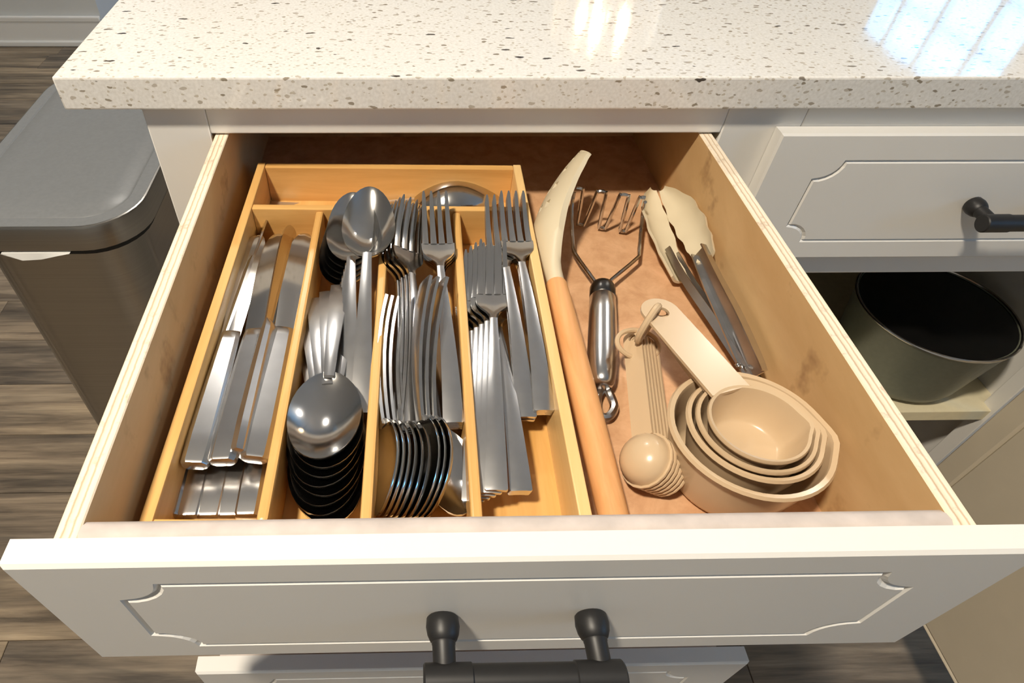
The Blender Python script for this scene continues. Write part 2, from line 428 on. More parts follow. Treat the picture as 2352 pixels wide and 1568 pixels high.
def groove_path(x0, x1, z0, z1, c, arc=True):
    """rectangle with hollow rounded corners, counter-clockwise"""
    p = []
    k = 7 if arc else 1
    for cx, cz, a0 in ((x0, z0, PI / 2), (x1, z0, PI), (x1, z1, 1.5 * PI), (x0, z1, 2 * PI)):
        for i in range(k):
            if arc:
                a = a0 - i / (k - 1) * PI / 2
                p.append((cx + c * 1.15 * math.cos(a), cz + c * math.sin(a)))
            else: p.append((cx, cz))
    return p
def offset_loop(p, d):
    n = len(p); q = []
    for i in range(n):
        a, b, c = Vector(p[i - 1]), Vector(p[i]), Vector(p[(i + 1) % n])
        n1 = Vector(((b - a).y, -(b - a).x)); n2 = Vector(((c - b).y, -(c - b).x))
        if n1.length < 1e-9: n1 = n2
        if n2.length < 1e-9: n2 = n1
        nn = (n1.normalized() + n2.normalized()); nn.normalize()
        q.append((b.x + nn.x * d, b.y + nn.y * d))
    return q
def routed_panel(x0, x1, z0, z1, y, th, path, gw=.0021, gd=.0018, ch=.0016):
    """slab in the x-z plane whose front (at y) faces -y and carries a routed line"""
    s = MB()
    L0 = offset_loop(path, gw); L2 = offset_loop(path, -gw); L1 = path
    rect = [(x0 + ch, z0 + ch), (x1 - ch, z0 + ch), (x1 - ch, z1 - ch), (x0 + ch, z1 - ch)]
    n = len(path)
    polys = [[Vector((a, b, 0)) for a, b in rect], [Vector((a, b, 0)) for a, b in L0]]
    tri = geometry.tessellate_polygon(polys)
    v = [(a, y, b) for a, b in rect] + [(a, y, b) for a, b in L0] + [(a, y + gd, b) for a, b in L1] + [(a, y, b) for a, b in L2]
    f = [tuple(t) for t in tri]
    for i in range(n):
        j = (i + 1) % n
        f.append((4 + i, 4 + j, 4 + n + j, 4 + n + i)); f.append((4 + n + i, 4 + n + j, 4 + 2 * n + j, 4 + 2 * n + i))
    tri2 = geometry.tessellate_polygon([[Vector((a, b, 0)) for a, b in L2]])
    f += [tuple(4 + 2 * n + i for i in t) for t in tri2]
    k = len(v)
    full = [(x0, z0), (x1, z0), (x1, z1), (x0, z1)]
    v += [(a, y + ch, b) for a, b in full] + [(a, y + th, b) for a, b in full]
    for i in range(4):
        j = (i + 1) % 4
        f.append((i, j, k + j, k + i)); f.append((k + i, k + j, k + 4 + j, k + 4 + i))
    f.append((k + 4, k + 5, k + 6, k + 7))
    return s.add(v, f)

def pull_handle(x0, x1, z, y):
    """bar pull: two flared posts standing off the panel face at y, and a bar with sleeves"""
    s = MB(); out = y - .0275
    for x in (x0, x1):
        pr = [(.0064, 0), (.0074, .001), (.0078, .005), (.0072, .0085), (.0062, .0108), (.0054, .0116), (.0054, .0125), (.0052, .013), (.0050, .0275)]
        s.rings([[(x + r * math.cos(2 * PI * j / 20), y - d, z + r * math.sin(2 * PI * j / 20)) for j in range(20)] for r, d in pr])
    def cyl(a, b, r, bev=.0008):
        s.rings([[(xx, out + rr * math.cos(2 * PI * j / 24), z + rr * math.sin(2 * PI * j / 24)) for j in range(24)]
                 for xx, rr in ((a, r - bev), (a + bev, r), (b - bev, r), (b, r - bev))])
    cyl(x0 - .0095, x0 + .0125, .0074); cyl(x1 - .0125, x1 + .0095, .0074); cyl(x0, x1, .0068)
    return s

FY = .008            # plane of the face frame
cab = root('base_cabinet', (.40, .30, -Z0), 'white painted base cabinet with an open cutlery drawer under the quartz worktop', 'cabinet')
WP = M['white_paint']
part('side_panel', MB().box(.0518, .070, FY + .018, .60, -.91, -.0245, .001), WP, cab)
part('stile', MB().box(.0518, .0985, FY, FY + .019, -.81, -.0245, .0012), WP, cab)
part('stile', MB().box(.4922, .5530, FY, FY + .019, -.81, -.0245, .0012), WP, cab)
part('stile', MB().box(.967, 1.03, FY, FY + .019, -.81, -.0245, .0012), WP, cab)
part('rail', MB().box(.0985, .4922, FY, FY + .019, -.0472, -.0245, .0012), WP, cab)
part('rail', MB().box(.5530, .967, FY, FY + .019, -.0560, -.0245, .0012), WP, cab)
part('rail', MB().box(.5530, .967, FY, FY + .019, -.1915, -.150, .0022), WP, cab)
part('rail', MB().box(.0985, .4922, FY, FY + .019, -.1680, -.146, .0012), WP, cab)
part('rail', MB().box(.0985, .4922, FY, FY + .019, -.3250, -.302, .0012), WP, cab)
part('rail', MB().box(.0985, 1.03, FY, FY + .019, -.81, -.72, .0012), WP, cab)
part('toe_kick', MB().box(.0518, 1.03, .07, .085, -.91, -.81), M['shade_wood'], cab)
part('partition', MB().box(.516, .528, FY + .019, .58, -.81, -.0255), M['shade_wood'], cab)
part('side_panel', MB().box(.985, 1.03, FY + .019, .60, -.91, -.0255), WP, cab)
part('back_panel', MB().box(.070, .985, .58, .60, -.91, -.0255), M['shade_wood'], cab)
part('bottom_panel', MB().box(.070, .985, FY + .019, .58, -.81, -.792), M['shade_wood'], cab)
part('shelf', MB().box(.528, .985, .012, .58, -.438, -.420, .001), plain('cream_melamine', (.80, .72, .50), .5, noise=.04, nscale=90), cab, label='cream shelf board under the pot')
# --- open cutlery drawer
XA, XB, DY, DT = .1012, .4867, -.3201, .0100
ZT, ZB = -.0485, -.122
dr = part('drawer', MB().box(XA + .004, XB - .004, DY + .004, .146, ZB - .006, ZB), M['hardboard'], cab, label='open drawer bottom of orange-brown hardboard')
for x0, mm, lb in ((XA, M['ply'], 'plywood left side of the open drawer'), (XB - DT, M['ply'], 'plywood right side of the open drawer')):
    s = MB().box(x0, x0 + DT, DY + .0001, .150, -.142, ZT, .0006, 1)
    cx = x0 + DT / 2
    o = part('side_board', s, [mm, M['ply_edge']], dr, center=(cx, -.08, -.095), label=lb, smooth=False)
    for p in o.data.polygons:
        if p.normal.z > .6 or abs(p.normal.y) > .6: p.material_index = 1
part('back_board', MB().box(XA + DT, XB - DT, .140, .150, ZB, ZT - .006), M['ply'], dr)
fb = MB()
prof = [(DY, -.140), (DY, ZT - .0025), (DY + .0012, ZT - .0006), (DY + .004, ZT), (DY + .0072, ZT - .0004), (DY + .0095, ZT - .002), (DY + .0100, ZT - .005), (DY + .0100, -.140)]
fb.rings([[(x, a, b) for a, b in prof] for x in (XA + .0035, XB - .0035)])
part('front_board', fb, M['board_edge'], dr, label='dusty rounded front board of the drawer box', angle=60)
FX0, FX1, FZ0, FZ1, FT = .0862, .5063, -.1563, -.0452, .0122
gp = groove_path(.1235, .4685, -.1395, -.0645, .0165)
fr = part('drawer_front', routed_panel(FX0, FX1, FZ0, FZ1, DY - FT, FT - .0002, gp), WP, dr, label='white drawer front with a routed line border', smooth=False)
part('handle', pull_handle(.2622, .3312, -.1048, DY - FT), M['black'], dr, label='black bar pull')
# --- lower drawer, also pulled out
ly = -.2840
gl = groove_path(.1235, .4685, -.565, -.3365, .0165)
d2 = part('drawer', MB().box(.105, .483, ly + .012, .30, -.575, -.569), M['hardboard'], cab)
part('drawer_front', routed_panel(FX0, FX1, -.586, -.3180, ly - FT, FT, gl), WP, d2, label='white front of the lower open drawer', smooth=False)
for x0 in (XA, XB - DT): part('side_board', MB().box(x0, x0 + DT, ly, .30, -.585, -.40, .0006, 1), M['ply'], d2, smooth=False)
part('back_board', MB().box(XA + DT, XB - DT, .29, .30, -.569, -.40), M['ply'], d2)
part('front_board', MB().box(XA, XB, ly + .0004, ly + .0120, -.580, -.3215, .001), M['board_edge'], d2)
# --- closed middle drawer
d3 = part('drawer', routed_panel(FX0, FX1, -.312, -.1625, FY - FT - .0005, FT, groove_path(.1235, .4685, -.295, -.180, .0165)), WP, cab, smooth=False)
# --- closed drawer to the right
RX0, RX1 = .5335, .9765
d4 = part('drawer', routed_panel(RX0, RX1, -.1625, -.0415, FY - FT - .0005, FT, groove_path(.5755, .9345, -.1425, -.0650, .0165)), WP, cab, label='closed white drawer with a routed line border', smooth=False)
part('handle', pull_handle(.7215, .7885, -.1045, FY - FT - .0005), M['black'], d4, label='black bar pull')
# --- door standing open at the right
s = routed_panel(-.395, .0, -.690, -.196, 0, .016, groove_path(-.365, -.030, -.6845, -.226, .0, False), gw=.004, gd=.003)
s.tf(Matrix.Translation((.950, -.004, 0)) @ Matrix(((0, 1, 0, 0), (1, 0, 0, 0), (0, 0, 1, 0), (0, 0, 0, 1))))
door = part('door', s, plain('door_back_paint', (.62, .545, .42), .45, noise=.02), cab, label='cabinet door standing open, its beige inside facing left', smooth=False)
for zz in (-.27, -.62):
    part('hinge', MB().box(.944, .950, -.045, -.012, zz - .02, zz + .02, .002).box(.946, .967, -.014, .012, zz - .006, zz + .006, .001), M['steel_handle'], door)

# ================================================================== worktop
o = MB().box(0, 1.75, 0, .80, -.0242, 0, .0016, 2).tf(Matrix.Translation((0, 0, Z0)))
wt = o.build('worktop', M['quartz'], None, origin=(.875, .4, Z0), angle=30)
tag(wt, 'white speckled quartz worktop slab above the cabinet', 'worktop')

# ================================================================== trash can
def rrect(x0, x1, y0, y1, r, z, n=8):
    p = []
    for cx, cy, a0 in ((x1 - r, y0 + r, -PI / 2), (x1 - r, y1 - r, 0), (x0 + r, y1 - r, PI / 2), (x0 + r, y0 + r, PI)):
        for i in range(n + 1):
            a = a0 + i / n * PI / 2; p.append((cx + r * math.cos(a), cy + r * math.sin(a), z))
    return p
tc = root('trash_can', (-.193, .372, -Z0), 'tall stainless steel step bin with a grey lid beside the cabinet', 'trash can')
tx0, tx1, ty0, ty1, tz = -.311, -.074, .165, .585, -.250
ins = lambda d, z, r=.07: rrect(tx0 + d, tx1 - d, ty0 + d, ty1 - d, max(.01, r - d), z)
part('body', MB().rings([ins(.016, -.89), ins(.016, -.30), ins(.0125, -.2945), ins(.0125, -.2935)]), M['brushed'], tc)
part('base', MB().rings([ins(.012, -.91), ins(.012, -.888), ins(.018, -.886)]), M['black_rubber'], tc)
part('inner_rim', MB().rings([ins(.006, -.2936), ins(.006, -.2865)]), M['black_rubber'], tc)
lid = part('lid', MB().rings([ins(.003, -.2866), ins(.0, -.284), ins(0, tz - .0035), ins(.001, tz - .0012), ins(.0030, tz - .0004)]), M['brushed'], tc, label='brushed steel lid band')
part('lid_panel', MB().rings([ins(.0028, tz - .0030), ins(.0032, tz - .0002), ins(.0180, tz + .0008), ins(.0195, tz - .0004), ins(.0215, tz + .0010), ins(.05, tz + .0032), ins(.09, tz + .0040)]),
     M['lid_plastic'], lid, label='grey plastic lid top')
bg = MB()
a0 = at(85, 556, -.286); pts = [(u, vv) for u, vv in ((-.240, 0), (-.218, .010), (-.195, .0085), (-.172, .003), (-.158, 0))]
bg.add([(u, ty0 - .0012, -.2862) for u, d in pts] + [(u, ty0 - .0030, -.2862 - d) for u, d in pts] + [(u, ty0 + .004, -.2862) for u, d in pts] + [(u, ty0 + .004, -.2862 - d) for u, d in pts],
       [(i, i + 1, 6 + i, 5 + i) for i in range(4)] + [(10 + i, 11 + i, 16 + i, 15 + i) for i in range(4)] + [(5 + i, 6 + i, 16 + i, 15 + i) for i in range(4)] + [(i, i + 1, 11 + i, 10 + i) for i in range(4)])
part('bag_edge', bg, plain('white_bag', (.8, .8, .77), .4, noise=.03), tc, label='white bin bag edge poking out')
part('pedal', MB().box(-.235, -.150, ty0 - .035, ty0 + .03, -.900, -.888, .004), M['dark_metal'], tc)

# ================================================================== pot on the shelf
pc = (.8790, .0885); pz = -.316
pot = root('cooking_pot', (pc[0], pc[1], -.4195), 'sage green cooking pot with black interior on the cabinet shelf', 'pot')
po = [(0.002, -.4195), (.054, -.4195), (.063, -.417), (.069, -.411), (.073, -.40), (.0855, pz - .002), (.0872, pz)]
part('body', MB().lathe(po + [(.084, pz), (.081, pz - .005), (.069, -.40), (.063, -.414), (.05, -.417), (.002, -.417)], 56, (pc[0], pc[1], 0)), M['enamel'], pot)
part('lining', MB().lathe([(.0835, pz - .0005), (.0800, pz - .006), (.0680, -.40), (.062, -.413), (.05, -.4155), (.002, -.4155)], 56, (pc[0], pc[1], 0)), M['nonstick'], pot, label='glossy black lining')
rimp = [(pc[0] + .0865 * math.cos(2 * PI * j / 64), pc[1] + .0865 * math.sin(2 * PI * j / 64), pz + .0005) for j in range(64)]
part('rim', MB().tube(rimp, .0018, 8, closed=True), M['wire'], pot, label='thin steel rim')
part('handle', MB().tube([(pc[0] + .05, pc[1] + .075, pz - .02), (pc[0] + .075, pc[1] + .11, pz - .012), (pc[0] + .06, pc[1] + .135, pz - .012), (pc[0] + .03, pc[1] + .12, pz - .012), (pc[0] + .015, pc[1] + .08, pz - .02)], .005, 10), M['black'], pot)

# ================================================================== bamboo tray
TC = Vector((.2304, -.1380, 0)); TA = -.0220
TW, TLn, TH = .109, .1630, .0390
tray = root('cutlery_tray', (TC.x, TC.y, ZB), 'bamboo cutlery tray with five compartments inside the open drawer', 'tray')
tray.rotation_euler.z = TA
def tp(name, mb, m, label=None, smooth=True, parent=tray):
    mb.build(name, m, parent, smooth=smooth)
def tbox(x0, x1, y0, y1, z0, z1, bev=.0008): return MB().box(x0, x1, y0, y1, z0, z1, bev, 2)
tp('tray_floor', tbox(-TW + .002, TW - .002, -TLn + .002, TLn - .002, .0005, .0060, 0), M['bamboo'])
WT = .0066
YD = .1010          # cross divider
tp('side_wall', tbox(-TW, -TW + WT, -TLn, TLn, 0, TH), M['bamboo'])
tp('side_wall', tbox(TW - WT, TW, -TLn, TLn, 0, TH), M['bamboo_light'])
tp('end_wall', tbox(-TW + WT, TW - WT, -TLn, -TLn + WT, 0, TH - .0006), M['bamboo_cross'])
tp('end_wall', tbox(-TW + WT, TW - WT, TLn - WT, TLn, 0, TH - .0006), M['bamboo_cross'])
tp('divider', tbox(-TW + WT, TW - WT, YD - .003, YD + .003, .006, TH - .0006), M['bamboo_cross'])
for u in (-.0509, -.0008, .0531):
    tp('divider', tbox(u - .003, u + .003, -TLn + WT, YD - .003, .006, TH - .0020, .0016), M['bamboo'])

# ================================================================== cutlery
def handle_secs(L0, we, wn, ze, zm, zn, th=.0021):
    """flat handle tapering from its square end (y=0) to the neck (y=L0)"""
    S = [(0, we * .86, ze)]
    for t in (.006, .02, .06, .14, .25, .38, .5, .62, .74, .85, .93, 1.0):
        k = t ** 1.0
        wd = we + (wn - we) * min(1, k * 1.02)
        z = (1 - t) ** 2 * ze + 2 * t * (1 - t) * zm + t * t * zn
        S.append((t * L0, wd, z))
    return [(y, -w_, w_, z, -.0004, th) for y, w_, z in S]
def spoon_meshes(L, bl, bw, depth, nm, we=.0064):
    neck = L - bl; wn = .0030
    h = handle_secs(neck, we, wn, .002, .011, .0022)
    hm = MB().strip(h, 4).mesh(nm + '_handle', M['steel_handle'], angle=50)
    secs = []
    for i in range(17):
        t = i / 16; a = PI * t; y = neck - .004 + (bl + .004) * (1 - math.cos(a)) / 2
        q = min(1.0, max(0.0, (y - neck + .004) / (bl + .004)))
        qq = q ** .88; e_ = max(0, 1 - (2 * qq - 1) ** 2)
        w_ = bw / 2 * (e_ ** (.5 if qq > .5 else .66))
        lead = wn * max(0, 1 - q / .10)
        w_ = max(w_, lead, .0012)
        d = depth * (max(0, math.sin(PI * q ** .92)) ** .85)
        z = .0022 + (-.0030) * math.sin(PI * min(1, q * 1.0)) + .0008 * q
        secs.append((y, -w_, w_, z, d, .0017))
    bmsh = MB().strip(secs, 12).mesh(nm + '_bowl', M['steel'], angle=60)
    return [('handle', hm), ('bowl', bmsh)], L
def fork_meshes(L=.188):
    neck = .118
    hm = MB().strip(handle_secs(neck, .0060, .0023, .0065, .0150, .0050, .0021), 4).mesh('fork_handle', M['steel_handle'], angle=50)
    s = MB()
    def zc(y):
        t = (y - neck) / (L - neck)
        return .0050 * (1 - t) ** 2 - .0085 * t * (1 - t) * 2 * .9 + .0085 * t * t
    secs = []
    for y, w_ in ((neck - .001, .0026), (neck + .004, .0030), (neck + .008, .0048), (neck + .012, .0082), (neck + .016, .0106), (neck + .020, .0114), (neck + .026, .0116)):
        secs.append((y, -w_, w_, zc(y), .0006, .0020))
    s.strip(secs, 6)
    y0 = neck + .0255
    for k in range(4):
        c0 = -.00870 + k * .0058
        ts = []
        for t in (0, .12, .3, .5, .7, .85, .95, 1.0):
            y = y0 + (L - y0) * t
            hw = .00215 * (1 - .45 * t) if t < .9 else (.00110 if t < 1 else .0005)
            c = c0 * (1 - .06 * t)
            ts.append((y, c - hw, c + hw, zc(y), -.0002, .0019 if t < .9 else .0012))
        s.strip(ts, 2)
    tm = s.mesh('fork_head', M['steel'], angle=50)
    return [('handle', hm), ('head', tm)], L
def knife_meshes(L=.205):
    hl = .098; rr = []
    for y, wx, wz in ((0, .0052, .0026), (.0006, .0066, .0036), (.002, .0074, .0041), (.02, .0078, .0042), (.05, .0074, .0040), (.080, .0066, .0037), (.092, .0062, .0034), (.098, .0058, .0026), (.101, .0056, .0012)):
        ring = []
        for sx, sz in ((1, .45), (.62, 1), (-.62, 1), (-1, .45), (-1, -.45), (-.62, -1), (.62, -1), (1, -.45)):
            ring.append((wx * sx, y, wz * sz))
        rr.append(ring)
    hm = MB().rings(rr).mesh('knife_handle', M['steel_handle'], angle=30)
    secs = []
    for t in (0, .06, .14, .3, .5, .65, .78, .87, .93, .97, .99, 1.0):
        y = hl - .002 + (L - hl) * t
        xr = .0060 + .0012 * math.sin(PI * min(1, t * 1.1) * .5)
        xl = -(.0058 + .0034 * math.sin(PI * min(1, (t / .75)) * .5))
        if t > .78:
            k = (t - .78) / .22; e = 1 - math.sqrt(max(0, 1 - k * k))
            xr -= e * .0052; xl += e * .0078
        secs.append((y, xl, xr, 0, -.0002, .0013 if t < .9 else .0010))
    bm_ = MB().strip(secs, 4).mesh('knife_blade', M['blade'], angle=50)
    return [('handle', hm), ('blade', bm_)], L
KIND = {
    'dinner_fork': (fork_meshes(), 'fork'),
    'dinner_spoon': (spoon_meshes(.182, .062, .0375, .0095, 'spoon'), 'spoon'),
    'teaspoon': (spoon_meshes(.152, .053, .0335, .0060, 'teaspoon', .0066), 'spoon'),
    'soup_spoon': (spoon_meshes(.149, .060, .0405, .0072, 'soupspoon', .0070), 'spoon'),
    'serving_spoon': (spoon_meshes(.205, .070, .0450, .0135, 'servingspoon'), 'spoon'),
    'table_knife': (knife_meshes(), 'knife'),
    'butter_knife': (knife_meshes(.160), 'knife'),
}
def lay(kind, A, B, roll, label, group, anchor='end', face=None):
    """handle end at A pointing to B; roll tips the upper face towards +x (degrees)"""
    (parts, L), cat = KIND[kind]
    A = Vector(A); B = Vector(B); d = (B - A).normalized()
    if anchor == 'tip': A = B - d * L
    X = d.cross(Vector((0, 0, 1))).normalized(); Zv = X.cross(d)
    Xp = X if X.x >= 0 else -X
    r = math.radians(roll)
    Zt = Zv * math.cos(r) + Xp * math.sin(r)
    Xt = d.cross(Zt)
    o = tag(empty(kind), label, cat, group)
    mw = Matrix((Xt, d, Zt)).transposed().to_4x4(); mw.translation = A + Vector((0, 0, Z0))
    o.matrix_world = mw
    for n, me in parts: link(n, me, o)
    return o
ORD = ['topmost', 'second', 'third', 'fourth', 'fifth', 'sixth', 'seventh', 'eighth', 'ninth']
def ordn(i, n):
    return 'topmost' if i == 0 else ('bottom' if i == n - 1 else ORD[i] + ' from the top')
# --- knives in the left compartment
g = 'table knives in the leftmost compartment'
for (e, t, roll, lab) in (
    ((446, 1072, -.0935), (598, 530, -.0965), 4, 'table knife nearest the tray wall, blade rising past its neighbour'),
    ((510, 1064, -.0925), (637, 548, -.0960), -4, 'broad-bladed table knife lying flat in the middle of the knife row'),
    ((556, 1046, -.0915), (664, 562, -.0930), 62, 'table knife turned on its edge between two flat ones'),
    ((584, 1058, -.0915), (704, 530, -.0965), 10, 'table knife against the first divider'),
):
    lay('table_knife', at(*e), at(*t), roll, lab, g)
lows = [((385, 1190, -.1075), (520, 660, -.1105), 'lower table knife with handle end in the left front corner of the tray'),
        ((432, 1192, -.1085), (566, 640, -.1105), 'lower table knife, second handle from the left front corner'),
        ((480, 1192, -.1085), (600, 650, -.1105), 'lower table knife, third handle from the left front corner'),
        ((527, 1192, -.1085), (634, 650, -.1105), 'lower table knife, fourth handle from the left front corner'),
        ((566, 1190, -.1075), (665, 650, -.1105), 'lower table knife with handle end beside the first divider')]
for e, t, lab in lows: lay('table_knife', at(*e), at(*t), 0, lab, g)
lay('butter_knife', at(497, 832, -.1010), at(592, 556, -.1000), -58, 'short knife on its edge along the left tray wall', g)

# --- spoons: nested at the front of the second compartment
g = 'spoons nested bowl to the front in the second compartment'
yaws = [-12.0, -3.0, 2.5, -10.0, 3.5, -7.5, -4.0, 0.5]
n = len(yaws)
for i in range(n):
    C_ = Vector((.2022 + (.0006, -.0008)[i % 2], -.2585 + .0034 * i, -.1052 + .0032 * i)); ya = math.radians(yaws[i]); rch = .149 - .030
    E_ = Vector((C_.x + rch * math.sin(ya), C_.y + rch * math.cos(ya), -.1115 + .0024 * i))
    d_ = (C_ - E_).normalized()
    lay('soup_spoon', C_ - d_ * rch, C_, 0, ordn(n - 1 - i, n) + ' of the spoons nested at the front of the second compartment', g)
# --- spoons: bowls to the back
g = 'dinner spoons with bowls to the back of the second compartment'
T2 = at(810, 450, -.0720); E2 = at(806, 945, -.1020)
T1 = at(849, 450, -.0660); E1 = at(831, 953, -.0985)
lay('dinner_spoon', E1, T1, 0, 'topmost dinner spoon with its bright bowl leaning over the back divider', g, 'end')
for i in range(5):
    dx = Vector((-.0018 * i, -.0025 * i, -.0042 * i))
    lay('dinner_spoon', E2 + Vector((-.0005 * i, 0, -.0018 * i)), T2 + dx, -6,
        ordn(i + 1, 6) + ' of the dinner spoons piled bowl to the back', g, 'tip')

# --- third compartment: forks to the back
g = 'dinner forks with tines to the back of the third compartment'
for i in range(4):
    lay('dinner_fork', at(1040, 984, -.0985) + Vector((.0006 * i, .001 * i, -.0032 * i)), at(998, 466, -.0720) + Vector((.0004 * i, -.001 * i, -.0036 * i)), 0,
        ordn(i, 4) + ' of the stacked forks on the right of the third compartment', g)
for i in range(4):
    lay('dinner_fork', at(936, 1000, -.1020) + Vector((-.0026 * i, 0, -.0020 * i)), at(938, 478, -.0760) + Vector((-.0030 * i, -.0015 * i, -.0030 * i)), 28,
        ordn(i, 4) + ' of the tilted forks on the left of the third compartment', g)
# --- third compartment: teaspoons standing on edge at the front
g = 'teaspoons on edge at the front of the third compartment'
S1 = [((886, 834), (884, 1184)), ((899, 822), (897, 1186)), ((913, 814), (910, 1187)), ((929, 812), (923, 1188))]
for i, (e, t) in enumerate(S1):
    lay('teaspoon', at(*e, -.0930 - .0010 * i), at(*t, -.0975 - .0012 * i), -66, ['leftmost', 'second from the left', 'third from the left', 'fourth from the left'][i] + ' of the teaspoons on edge beside the second divider', g, 'tip')
S2 = [((936, 816), (938, 1189)), ((952, 820), (953, 1190))]
for i, (e, t) in enumerate(S2):
    lay('teaspoon', at(*e, -.0950), at(*t, -.1000), -64, ['left', 'right'][i] + ' one of two teaspoons on edge in the middle of the third compartment', g, 'tip')
S3 = [((980, 796), (966, 1190)), ((996, 790), (978, 1191)), ((1014, 792), (990, 1192))]
for i, (e, t) in enumerate(S3):
    lay('teaspoon', at(*e, -.0800), at(*t, -.1000), -60, ['left', 'middle', 'right'][i] + ' teaspoon of the three whose handles lean over the fork handles', g, 'tip')
lay('teaspoon', at(985, 870, -.1080), at(1052, 1190, -.1065), 12, 'teaspoon lying flat alone beside the third divider', g, 'tip')

# --- fourth compartment
g = 'dinner forks in the fourth compartment'
for i in range(5):
    lay('dinner_fork', at(1139, 1140, -.0975) + Vector((-.0028 * i, 0, -.0028 * i)), at(1131, 575, -.0830) + Vector((-.0034 * i, -.0012 * i, -.0032 * i)), -4,
        ordn(i, 5) + ' of the front stack of forks beside the third divider', g)
for i in range(3):
    lay('dinner_fork', at(1193, 1143, -.1035) + Vector((0, .001 * i, -.0030 * i)), at(1121, 600, -.0985) + Vector((0, 0, -.0030 * i)), 0,
        ['top', 'middle', 'lowest'][i] + ' fork of the three fanned out right of the front fork stack', g)
for i in range(2):
    lay('dinner_fork', at(1205, 972, -.1020) + Vector((0, .0015 * i, -.0050 * i)), at(1142, 480, -.0800) + Vector((0, -.001 * i, -.0050 * i)), 0,
        ['upper', 'lower'][i] + ' fork of the left pair at the back of the fourth compartment', g)
for i in range(3):
    lay('dinner_fork', at(1246, 957, -.0995) + Vector((.0004 * i, .0012 * i, -.0032 * i)), at(1176, 480, -.0790) + Vector((0, -.001 * i, -.0034 * i)), 0,
        ordn(i, 3) + ' of the right stack of forks by the tray side wall', g)
# --- back compartment
lay('serving_spoon', at(640, 466, -.1120) , at(1150, 446, -.1090), 180, 'large spoon lying bowl down in the back compartment', None, 'tip')

# ================================================================== slotted turner
def wpt(p): return (p[0], p[1], rel(p[2]))
h0 = at(1277, 652, -.1040); h1 = at(1412, 1196, -.1115)
h1 = h0 + (h1 - h0) * 1.10
tu = root('slotted_turner', (h1.x, h1.y, ZB), 'cream silicone slotted turner with an orange-brown wooden handle', 'turner')
hd = [h0 + (h1 - h0) * t for t in (0, .01, .1, .3, .5, .7, .85, .95, .985, 1.0)]
part('handle', MB().tube(hd, lambda t: .0072 + .0014 * math.sin(PI * min(1, t * 1.05)) if t < .99 else .0045, 18), M['beech'], tu, label='orange-brown wooden handle')
cen = [h0 + (h1 - h0) * .01, at(1268, 615, -.1000), at(1259, 560, -.0950), at(1262, 510, -.0900), at(1283, 455, -.0830), at(1312, 408, -.0760), at(1338, 376, -.0700), at(1350, 362, -.0665)]
wid = [.0062, .0085, .0160, .0215, .0245, .0240, .0200, .0150]
thk = [.0062, .0058, .0050, .0042, .0036, .0032, .0026, .0020]
s = MB(); Mw = 10; rings_ = []
# resample smoothly
def cr(pts, n):
    out = []
    P_ = [pts[0]] + list(pts) + [pts[-1]]
    for i in range(1, len(P_) - 2):
        for k in range(n):
            t = k / n
            a, b, c, d = P_[i - 1], P_[i], P_[i + 1], P_[i + 2]
            out.append(0.5 * ((2 * b) + (c - a) * t + (2 * a - 5 * b + 4 * c - d) * t * t + (3 * b - a - 3 * c + d) * t ** 3))
    out.append(pts[-1]); return out
cen_s = cr([Vector(c) for c in cen], 4); wid_s = cr(wid, 4); thk_s = cr(thk, 4)
wd = Vector((.40, -.10, .90)).normalized()
tops = []; bots = []
for i, c in enumerate(cen_s):
    tg = (cen_s[min(i + 1, len(cen_s) - 1)] - cen_s[max(0, i - 1)]).normalized()
    w1 = (wd - tg * wd.dot(tg)).normalized(); nn = tg.cross(w1).normalized()
    blend = min(1, max(0, (i - 2) / 8))
    A_, B_ = [], []
    for k in range(Mw + 1):
        u = -1 + 2 * k / Mw
        bow = -.007 * (1 - u * u) * blend
        h_ = thk_s[i] * (math.sqrt(max(0.04, 1 - u * u)) if blend < .99 else (1 - .35 * u * u))
        h_ = thk_s[i] * ((1 - blend) * math.sqrt(max(.03, 1 - u * u)) + blend * .55)
        A_.append(c + w1 * wid_s[i] * u + nn * (h_ + bow)); B_.append(c + w1 * wid_s[i] * u + nn * (-h_ + bow))
    tops.append(A_); bots.append(B_)
nI = len(cen_s); v = []; f = []
idx = lambda side, i, k: side * nI * (Mw + 1) + i * (Mw + 1) + k
for side in (tops, bots):
    for r_ in side: v += r_
slots = {(i, k) for i in (13, 16, 19, 22, 25) for k in (2, 4, 6)} if nI > 26 else set()
for i in range(nI - 1):
    for k in range(Mw):
        if (i, k) in slots:
            for a, b in (((i, k), (i, k + 1)), ((i, k + 1), (i + 1, k + 1)), ((i + 1, k + 1), (i + 1, k)), ((i + 1, k), (i, k))):
                f.append((idx(0, *a), idx(0, *b), idx(1, *b), idx(1, *a)))
            continue
        f.append((idx(0, i, k), idx(0, i, k + 1), idx(0, i + 1, k + 1), idx(0, i + 1, k)))
        f.append((idx(1, i, k), idx(1, i, k + 1), idx(1, i + 1, k + 1), idx(1, i + 1, k)))
for i in range(nI - 1):
    for k in (0, Mw): f.append((idx(0, i, k), idx(0, i + 1, k), idx(1, i + 1, k), idx(1, i, k)))
for k in range(Mw):
    for i in (0, nI - 1): f.append((idx(0, i, k), idx(0, i, k + 1), idx(1, i, k + 1), idx(1, i, k)))
s.add(v, f)
part('head', s, M['cream_silicone'], tu, label='curved cream silicone head with slots', angle=50)

